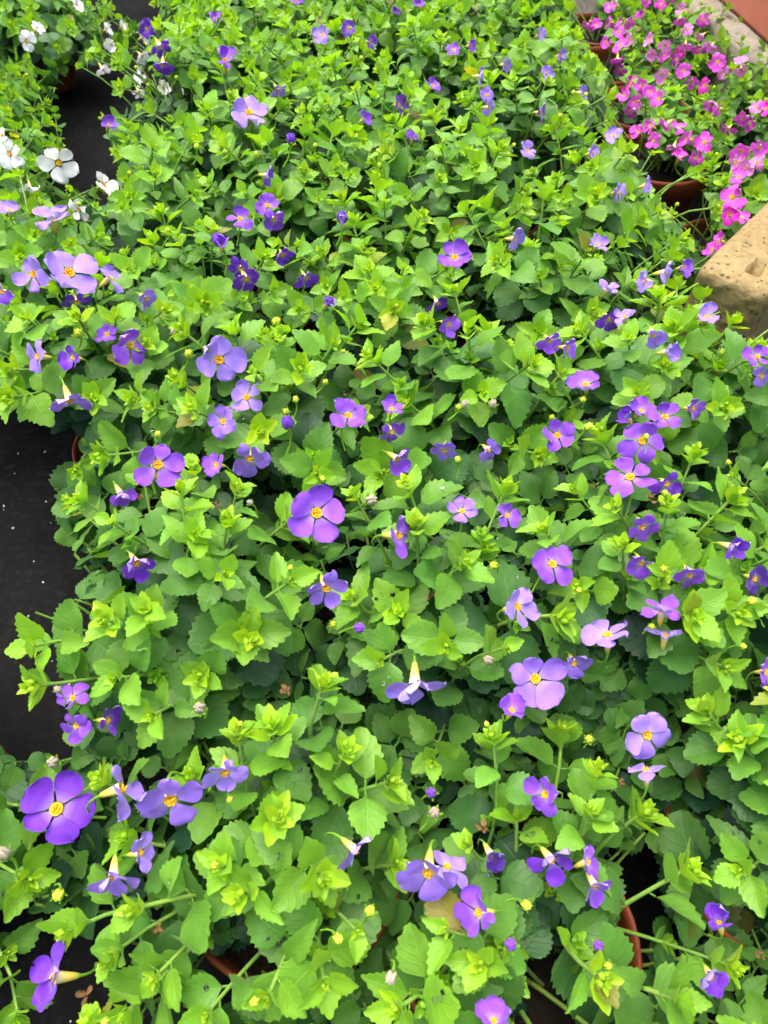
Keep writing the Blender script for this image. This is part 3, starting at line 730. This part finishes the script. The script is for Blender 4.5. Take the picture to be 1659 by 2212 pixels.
# ------------------------------------------------------------------ flowers: x, y, width in the photograph; direction faced in the picture (0 right, 90 up) and how far turned away; tone; openness; hidden
LAV, LIL, VIO, DEEP, DARKV = lin(160, 128, 228), lin(146, 108, 216), lin(136, 72, 208), lin(110, 46, 188), lin(82, 42, 152)  # darkest violet and some lilac put shade into blooms tucked under others
PNK, HOT, PALEP, DPNK, WHT = lin(228, 82, 212), lin(232, 48, 194), lin(236, 136, 218), lin(190, 58, 176), lin(253, 253, 250)
T = dict(L=LAV, l=LIL, V=VIO, D=DEEP, K=DARKV, P=PNK, H=HOT, p=PALEP, d=DPNK, W=WHT)
PF = [
 (487,130,72,90,62,'V',35,0),(538,242,88,90,45,'L',15,.5),(234,270,44,80,55,'V',20,.5),(518,472,62,90,40,'V',10,0),(578,444,60,90,25,'V',10,0),(592,474,55,-40,30,'V',10,.6),
 (478,530,34,90,50,'V',55,0),(740,480,32,90,40,'D',62,0),(983,556,82,90,38,'V',12,0),(968,700,56,-20,35,'V',10,.4),(861,225,44,10,30,'V',15,.3),(935,185,36,60,50,'V',15,.4),(980,108,38,90,35,'V',15,0),
 (752,60,36,60,30,'V',15,.3),(800,90,36,0,45,'V',15,.4),(697,75,44,120,50,'L',15,.4),(600,195,44,-60,55,'l',10,.5),(575,378,32,0,70,'D',25,.4),(1035,165,44,0,65,'L',20,.4),(1140,325,46,60,55,'L',20,.4),
 (1168,243,46,0,66,'V',15,.2),(1325,293,38,90,35,'L',10,0),(850,28,24,60,40,'V',50,0),(150,588,126,60,14,'L',6,0),(72,592,88,170,45,'L',10,.3),(5,630,50,180,45,'V',15,0),(238,600,76,40,78,'L',-5,.2),
 (165,652,70,-80,50,'K',10,.5),(315,645,58,-35,48,'l',10,0),(115,474,88,100,60,'L',10,.3),(20,455,50,100,60,'L',15,.3),(532,602,70,-60,45,'D',10,.6),(610,550,40,-60,40,'D',20,.6),
 (281,746,92,20,14,'V',10,0),(232,722,44,150,40,'V',15,.6),(158,772,64,170,50,'D',30,0),(82,770,78,175,62,'L',15,0),(150,864,92,-70,62,'l',5,0),(473,777,110,0,6,'L',6,0),(532,858,78,100,20,'L',8,.55),
 (482,910,76,150,30,'l',8,.55),(341,1004,118,30,12,'V',8,0),(468,1004,66,170,35,'V',22,.3),(540,990,92,-80,24,'l',8,.3),(752,897,92,60,22,'V',14,0),(845,884,62,80,50,'V',30,.3),(846,932,66,-60,35,'V',12,.5),
 (858,990,74,-30,58,'V',12,.4),(684,1108,136,30,14,'V',8,.0),(860,1156,106,0,58,'V',8,0),(998,1104,60,90,32,'l',14,0),(1095,1113,34,20,40,'V',20,.4),(295,1216,88,-55,45,'D',20,0),(260,1066,56,-60,50,'V',40,.4),
 (704,1270,106,-70,40,'l',10,0),(1117,1310,108,15,32,'L',8,0),(1193,1218,102,40,20,'V',8,0),(896,1478,132,-90,66,'L',12,0),(1156,1466,128,10,12,'l',4,.2),(1105,1535,52,60,30,'V',46,0),(1312,1372,112,90,58,'L',10,.2),
 (1428,1322,92,85,55,'V',18,.2),(1436,1374,84,80,62,'L',10,.4),(1398,1588,118,-40,32,'L',8,.3),(1396,1664,92,90,74,'L',0,.3),(1178,1716,98,190,42,'V',14,0),(1266,830,80,90,42,'V',12,.3),(1204,940,82,45,14,'V',26,0),
 (1436,900,80,60,26,'V',22,0),(1388,952,104,30,16,'V',8,0),(1361,1030,110,95,34,'V',8,0),(1440,1045,62,-40,30,'D',14,.5),(1385,888,62,60,35,'V',14,.5),(1357,905,32,120,30,'D',66,.2),(1495,882,52,0,48,'V',24,.3),
 (1578,1180,52,-15,58,'D',46,0),(1388,1138,76,-60,50,'V',12,.4),(1490,1242,62,-60,50,'V',14,.4),(1385,1216,36,-60,45,'V',20,.5),(1630,1250,64,-20,50,'K',16,.5),(1110,516,56,0,60,'L',20,.4),(945,655,40,-60,45,'D',14,.6),
 (1436,588,66,10,74,'L',10,.2),(1476,576,36,20,55,'V',40,0),(1310,626,32,60,55,'L',25,.3),(1395,606,34,170,50,'L',15,.3),(1410,724,38,-70,50,'L',28,0),(1526,684,46,60,55,'L',22,0),(1440,760,40,10,60,'L',50,0),(1636,770,48,60,40,'V',12,0),
 (1645,812,44,-20,50,'l',15,.3),(1315,690,40,-60,45,'D',16,.6),(1225,750,36,0,55,'V',20,.4),(1186,735,42,-50,40,'V',20,.5),(1350,686,34,100,55,'L',22,.4),(122,1748,160,150,18,'D',12,0),(262,1702,124,20,64,'L',8,.2),
 (368,1728,156,-85,42,'l',6,0),(486,1668,108,-90,50,'L',10,.3),(245,1892,112,-95,64,'l',26,0),(302,1842,84,10,50,'L',12,.4),(157,1508,60,140,45,'V',14,.6),(165,1568,60,-140,45,'V',12,.5),(232,1556,44,0,45,'D',20,.6),
 (925,1884,142,-95,52,'l',8,0),(965,1872,100,60,55,'L',8,.5),(1035,1972,112,185,48,'V',8,0),(768,1836,104,-40,72,'l',2,.3),(1190,1856,104,-50,46,'D',14,.4),(1268,1862,74,20,60,'V',10,.4),(1284,1912,72,-60,58,'V',24,.2),
 (1060,1846,48,-60,50,'K',60,.3),(1555,1996,60,100,36,'D',58,0),(1534,2108,70,-60,30,'D',44,0),(120,2112,132,185,66,'D',14,0),(1066,2206,84,80,50,'V',26,.2),(1655,1452,40,0,50,'V',20,.4),(1240,1432,60,-60,45,'l',14,.5),
 (1055,972,48,-40,40,'l',10,.6),(960,972,52,-100,40,'l',10,.6),(345,100,52,-60,50,'D',14,.3),(352,140,50,-90,55,'D',16,.3),(318,62,44,170,45,'D',20,.4),(464,40,28,80,50,'V',35,.2),(905,12,24,90,50,'V',50,.3),
 (1015,98,24,20,50,'V',25,.5),(1055,232,30,0,62,'L',20,.5),(890,300,26,80,50,'V',45,.4),(1090,140,26,0,50,'L',25,.5),(640,0,36,80,40,'V',20,.5),(1165,75,28,30,50,'L',25,.5),(1210,120,28,20,55,'L',20,.5),(1255,200,34,0,60,'L',22,.5),
 (1278,330,34,20,60,'L',22,.5),(1335,415,36,10,58,'L',25,.4),(1395,400,40,20,66,'L',15,.4),(1290,528,32,60,58,'L',20,.5),(785,258,24,40,50,'V',40,.4),(1050,205,30,60,40,'l',20,.5),(705,658,24,60,30,'l',66,.2),(1180,160,30,60,45,'L',25,.5),(660,600,40,-60,45,'D',20,.6),(520,580,60,-120,45,'D',20,.6)]
_pk = [(375,55,95,'P'),(430,40,75,'p'),(680,2,80,'P'),(785,35,70,'H'),(635,135,65,'d'),(945,165,80,'P'),(955,80,60,'p'),(1135,160,55,'P'),(200,205,105,'P'),(265,200,95,'P'),(380,180,90,'d'),(460,205,75,'P'),(530,180,75,'P'),(450,260,85,'P'),
 (465,365,125,'P'),(540,320,70,'p'),(700,320,80,'p'),(825,370,100,'p'),(990,370,105,'P'),(960,412,70,'H'),(1105,405,90,'d'),(1205,365,70,'p'),(1252,500,128,'P'),(920,480,90,'d'),(975,575,95,'P'),(800,605,80,'p'),(1145,692,98,'H'),(1440,480,70,'p'),
 (550,665,85,'H'),(640,690,90,'P'),(490,770,95,'P'),(700,745,115,'P'),(590,822,125,'P'),(770,800,135,'P'),(550,905,90,'d'),(605,1065,112,'P'),(710,1020,105,'P'),(842,1000,132,'P'),(940,1030,132,'P'),(735,1140,125,'P'),(1005,1125,142,'P'),(1145,1150,152,'P'),
 (895,1190,90,'P'),(940,1275,140,'d'),(1075,1280,95,'d'),(1260,880,95,'d'),(1195,850,65,'d'),(1385,840,65,'p'),(1330,1045,122,'d'),(1460,960,132,'P'),(1510,1000,105,'d'),(1640,880,95,'H'),(1568,868,75,'p'),(1445,1222,150,'P'),(1590,1190,112,'P'),(1400,1310,105,'p'),(1570,1312,132,'p'),
 (1420,1432,130,'P'),(1010,240,50,'p'),(1120,290,50,'p'),(720,430,60,'p'),(820,450,60,'d'),(440,480,80,'d'),(350,340,60,'P'),(1440,560,60,'p'),(1300,590,60,'p'),(1040,660,45,'P'),(1085,600,60,'p'),(870,0,50,'p'),(1480,1360,80,'p'),(460,560,70,'d')]
rp = random.Random(3)
for cx, cy, w, t in _pk:
    if w < 70 and rp.random() < .15: continue
    PF.append((1216.6 + cx * .2667, cy * .2667, w * .2667 * 1.12, rp.uniform(60, 300), rp.choice((10, 20, 32, 45, 58)), t, rp.choice((2, 5, 8, 14, 26)), 0 if w > 75 else .4))
PF += [(1581,426,60,90,18,'P',6,0),(1575,463,46,0,12,'H',20,0),(1602,470,44,60,62,'P',10,.2),(1556,520,40,150,45,'P',8,.2),(1540,538,44,150,50,'P',8,.2)]
_wh = [(215,330,180,20,20),(620,40,130,40,45),(862,235,110,40,55),(905,365,125,200,40),(1160,300,150,30,55),(1148,450,130,-40,50),(830,560,140,-60,60),(1140,615,170,160,68),(1325,712,130,30,20),(1465,742,80,40,45),(1125,745,120,-60,50),(15,1095,150,150,30),(80,1245,235,160,22),(475,1320,335,20,8),(838,1490,210,40,46),(240,1520,170,-80,64),(640,1700,190,-150,40),(990,212,100,40,50),(300,230,90,60,60)]
for cx, cy, w, dr, am in _wh: PF.append((cx * .2667, cy * .2667, w * .2667, dr, am, 'W', 22 if w < 140 else 6, 0 if w > 120 else .3))

KILL = []                                          # (x, y, radius, depth): leaves nearer than an open flower are moved out of its way
def flower(px, py, w, dr, am, tone, opn, hid, rnd):
    kind = 'white' if tone == 'W' else 'pink' if tone in 'PHpd' else 'purple'
    z = .12
    p = at(px, py, z)
    for _ in range(4):
        q, d = nearest(p, kind); z = canopy(min(d, .1), kind, p.y) + .007 - .016 * hid; p = at(px, py, z)
    dep = proj(p)[2]
    fs = math.cos(R(am)) * .25 + .75
    rad = max(.0062, min(.0136, w * dep / FPX / 2)) * .98
    view = (EYE - p).normalized()
    e = CR * math.cos(R(dr)) + CU * math.sin(R(dr)); e = (e - view * e.dot(view)).normalized()
    if 10 <= am <= 35 and w < 130: am += rnd.uniform(2, 20)
    nrm = (view * math.cos(R(am)) + e * math.sin(R(am))).normalized()
    dn = Vector((rnd.uniform(-.3, .3), rnd.uniform(-.3, .3), -1)) + (Vector((q['c'].x, q['c'].y, .05)) - p).normalized() * .5
    yv = -(dn - nrm * dn.dot(nrm)).normalized()
    m = frame(p - q['loc'], yv, nrm, rad)
    KILL.append((px, py, w * (.52 - .34 * hid), dep))
    fl = link('flower', ME_TUBE, q['root'], m)
    th = Matrix.Diagonal((.72, .72, .9, 1)) if kind == 'white' else None
    link('throat', ME_THROAT, fl, th); link('stamen_cluster', ME_STAMEN, fl, th)
    link('calyx', ME_CALYX, fl, None, jit(C_YOUNG))
    base = T[tone]
    for k in range(5):
        a = (90 + 36 + 72 * k) + rnd.uniform(-7, 7)
        tilt = opn + 5 + rnd.uniform(-16, 16) + (6 if k in (0, 4) else -4)
        s_ = rnd.uniform(.84, 1.08) * (1.07 if k in (1, 2, 3) else .93)
        mm = Matrix.Rotation(R(a - 90), 4, 'Z') @ Matrix.Translation((0, .10, 0)) @ Matrix.Rotation(R(tilt), 4, 'X') @ Matrix.Rotation(R(rnd.uniform(-18, 18)), 4, 'Y') @ Matrix.Diagonal((s_ * rnd.uniform(.92, 1.12), s_ * .92, s_, 1))
        link('petal', PETALS[rnd.randrange(len(PETALS))], fl, mm, jit(base, .045))
rf = random.Random(8)
for f in PF:
    if f[5] in 'LlVDK' and f[1] < 420 and f[7] < .45 and f[2] < 50: f = f[:7] + (.45,)
    flower(*f, rf)

# ------------------------------------------------------------------ buds, spent and withered flowers
SPENT = [(797,1083,30),(935,1760,30),(437,1530,32),(848,2100,32),(18,1850,34),(375,720,18),(998,880,20),(1062,882,22),(1060,1430,26),(130,1495,18),(545,1090,16),(117,1645,30)]
YBUD = [(620,925,0),(592,703,22),(172,725,24),(407,772,22),(1070,1222,22),(1264,930,22),(990,1000,16),(1272,1598,22),(620,892,18),(795,1975,28),(1130,1950,26),(1405,1355,16),(740,760,12),(555,340,14),(640,870,16),(1600,1395,16),(1260,865,16),(1190,905,14),(720,1350,18),(725,2020,26),(1310,2085,20),(128,1925,30),(425,325,14),(500,1725,16),(340,945,16),(700,830,14)]
PBUD = [(625,926,34),(628,312,24),(770,1356,28),(1100,2036,32),(1297,2046,28),(740,480,30),(930,1712,28),(478,532,30),(710,657,20)]
DEAD = [(620,1495,36),(1045,1790,40),(1405,1080,34),(185,2152,50),(340,2005,34),(470,1090,24),(305,1075,26),(1640,2060,30),(1340,1690,22),(930,1290,30)]
def place_bud(px, py, w, me, name, col, rnd):
    if w <= 0: return
    p = at(px, py, .12)
    for _ in range(4):
        q, d = nearest(p); p = at(px, py, canopy(d, q['kind'], p.y) + .005)
    dep = proj(p)[2]; s = w * dep / FPX / 2 * .85
    ax = (UP * .8 + Vector((rnd.uniform(-.5, .5), rnd.uniform(-.7, .3), 0))).normalized()
    KILL.append((px, py, w * .5, dep))
    b = link(name, me, q['root'], frame(p - q['loc'], ax.orthogonal(), ax, s), col)
    link('calyx', ME_BUDCAL, b, None, jit(C_YOUNG))
for x, y, w in SPENT: place_bud(x, y, w, ME_BUDC, 'spent_flower', None, rf)
for x, y, w in YBUD: place_bud(x, y, w, ME_BUDY, 'flower_bud', None, rf)
for x, y, w in PBUD: place_bud(x, y, w, ME_BUDP, 'flower_bud', jit(VIO, .1), rf)
for s in SHOOTS:                                   # a yellow-green bud beside many growing points
    if rf.random() < .10 and not in_gap(s['p']):
        q = s['plant']; ax = (s['axis'] + Vector((rf.uniform(-.7, .7), rf.uniform(-.7, .7), .3))).normalized()
        b = link('flower_bud', ME_BUDY, q['root'], frame(s['p'] + ax * .005 - q['loc'], ax.orthogonal(), ax, rf.uniform(.0009, .0015)))
        link('calyx', ME_BUDCAL, b, None, jit(C_YOUNG))
def crumple(seed):
    rr = random.Random(seed); parts = []
    for k in range(5):
        a = k * 1.25 + rr.uniform(-.4, .4); e = rr.uniform(-.2, 1.1)
        y = Vector((math.cos(a) * math.cos(e), math.sin(a) * math.cos(e), math.sin(e)))
        g = petal_geo(.3, seed + str(k), rr.uniform(-.8, .8))
        parts.append(xform(g, frame(Vector((0, 0, 0)), y, Vector((rr.uniform(-.6, .6), rr.uniform(-.6, .6), 1)), rr.uniform(.6, 1.1))))
    return merge(parts)
for i, (px, py, w) in enumerate(DEAD):
    p = at(px, py, .10); q, d = nearest(p); p = at(px, py, canopy(d, q['kind'], p.y) - .012)
    g = crumple('dd%d' % i); dep = proj(p)[2]
    KILL.append((px, py, w * .5, dep))
    link('withered_flower', mesh_from('withered_flower', g[0], g[1], M_DEAD, g[2]), q['root'], frame(p - q['loc'], Vector((rf.uniform(-1, 1), 1, 0)), UP, w * dep / FPX / 2))

# ------------------------------------------------------------------ link the leaves that stay clear of the flowers
grid = {}
for k in KILL:
    for gx in range(int((k[0] - 90) // 90), int((k[0] + 90) // 90) + 1):
        for gy in range(int((k[1] - 90) // 90), int((k[1] + 90) // 90) + 1):
            grid.setdefault((gx, gy), []).append(k)
DROPS = []
def verdict(rec):
    c, hl, name, me, st, m, col, forced = rec
    x, y, dz = proj(c)
    if dz < .10: return 'near', x, y, dz
    r = hl * FPX / dz
    for kx, ky, kr, kd in grid.get((int(x // 90), int(y // 90)), ()):
        if dz < kd + .004 and (x - kx) ** 2 + (y - ky) ** 2 < (kr + r * .55) ** 2: return 'flower', x, y, dz
    if not forced:
        yv = Vector((m[0][1], m[1][1], m[2][1]))
        if in_gap(c) or name == 'leaf' and (in_gap(c + yv * .36) or in_gap(c - yv * .25)): return 'gap', x, y, dz
    if forced and y > 1700 and any(inside(GAPS[g], x, y) for g in (6, 7, 8)): return 'gap', x, y, dz
    return '', x, y, dz
# a shoot whose growing point would stand in front of a flower is left out altogether
dead = {rec[4].name for rec in LEAFREC if rec[2] == 'shoot_tip' and verdict(rec)[0] in ('flower', 'near')}
KEEP = []; CELL = 14.0; cover = set()
def accept(recs):
    for rec in recs:
        if rec[4].name in dead: continue
        v, x, y, dz = verdict(rec)
        if v: continue
        KEEP.append((rec, y))
        r = rec[1] * FPX / dz * .72; n = int(r // CELL) + 1
        for gx in range(int(x // CELL) - n, int(x // CELL) + n + 1):
            for gy in range(int(y // CELL) - n, int(y // CELL) + n + 1):
                if ((gx + .5) * CELL - x) ** 2 + ((gy + .5) * CELL - y) ** 2 < r * r: cover.add((gx, gy))
accept(LEAFREC)
# low side branches fill the holes left between the plants
holes = [(gx, gy) for gx in range(0, 119) for gy in range(0, 158) if (gx, gy) not in cover]
random.Random(4).shuffle(holes); nfill = 0
for gx, gy in holes:
    if (gx, gy) in cover: continue
    px, py = (gx + .5) * CELL, (gy + .5) * CELL
    if any(inside(g, px, py) for g in GAPS) or py > 1780 and rsh.random() < .72: continue
    if any((px - k[0]) ** 2 + (py - k[1]) ** 2 < (k[2] * .8) ** 2 for k in grid.get((int(px // 90), int(py // 90)), ())): continue
    p = at(px, py, .085); q, d = nearest(p)
    if d > .10: continue
    p = at(px, py, max(.055, canopy(d, q['kind'], p.y) - .038))
    l = p - so
    if -.012 < l.dot(ssd) + sw / 2 < sw + .012 and l.dot(sax) > -.006: continue
    if (p - la).dot(lnrm) > -.01 and p.x > .2: continue
    n0 = len(LEAFREC)
    sh = dict(p=p, plant=q, d=d * .5, kind=q['kind'], under=True, nodes=[(.001, .0130, 12, 'mid'), (.004, .0175, 2, 'old'), (.012, .0185, -4, 'old')])
    shoot(sh, rsh); accept(LEAFREC[n0:]); nfill += 1
print('FILL', nfill, 'of', len(holes))
for st in STEMS:
    if st.name not in dead: COL.objects.link(st)
for (c, hl, name, me, st, m, col, tip), y in KEEP:
    lf = link(name, me, st, m, col)
    if name == 'leaf' and hl > .0075 and y > 850 and rf.random() < .10: DROPS.append((lf, st, m))
# water drops lying on leaves
_dr = ball(1, 1, 1, .62, 10, 7); ME_DROP = mesh_from('water_drop', _dr[0], _dr[1], M_WATER)
for lf, st, m in DROPS:
    for _ in range(rf.choice((1, 1, 2, 3))):
        pl = m @ Vector((rf.uniform(-.22, .22), rf.uniform(.4, .75), .03))
        s = rf.uniform(.0004, .0011)
        zc = Vector((m[0][2], m[1][2], m[2][2])).normalized()
        link('water_drop', ME_DROP, st, frame(pl + zc * s * .2, zc.orthogonal(), zc, s))

# ------------------------------------------------------------------ perlite crumbs and fallen bits on the fabric
def crumbs():
    parts = []; rr = random.Random(77)
    for i in range(420):
        a = ball(rr.uniform(.0003, .0009), rr.uniform(.7, 1.8), rr.uniform(.6, 1.1), rr.uniform(.5, .9), 5, 3)
        px = (rr.uniform(-.35, -.08), rr.uniform(-.05, .7)) if rr.random() < .7 else (rr.uniform(.15, .24), rr.uniform(.3, .9))
        z = 0.004 * noise.noise(Vector((px[0] * 5, px[1] * 5, 0))) + 0.002 * noise.noise(Vector((px[0] * 5, px[1] * 5, 0)) * 3.1)
        parts.append(xform(a, Matrix.Translation((px[0], px[1], z + .0004)) @ Matrix.Rotation(rr.uniform(0, 6), 4, 'Z')))
    g = merge(parts); o = link('perlite_crumbs', mesh_from('perlite_crumbs', g[0], g[1], M_PERL, g[2]))
    tag(o, 'pale perlite crumbs scattered on the black fabric', 'crumbs', kind='stuff')
crumbs()
print('SHOOTS', len(SHOOTS), 'objects', len(bpy.data.objects))
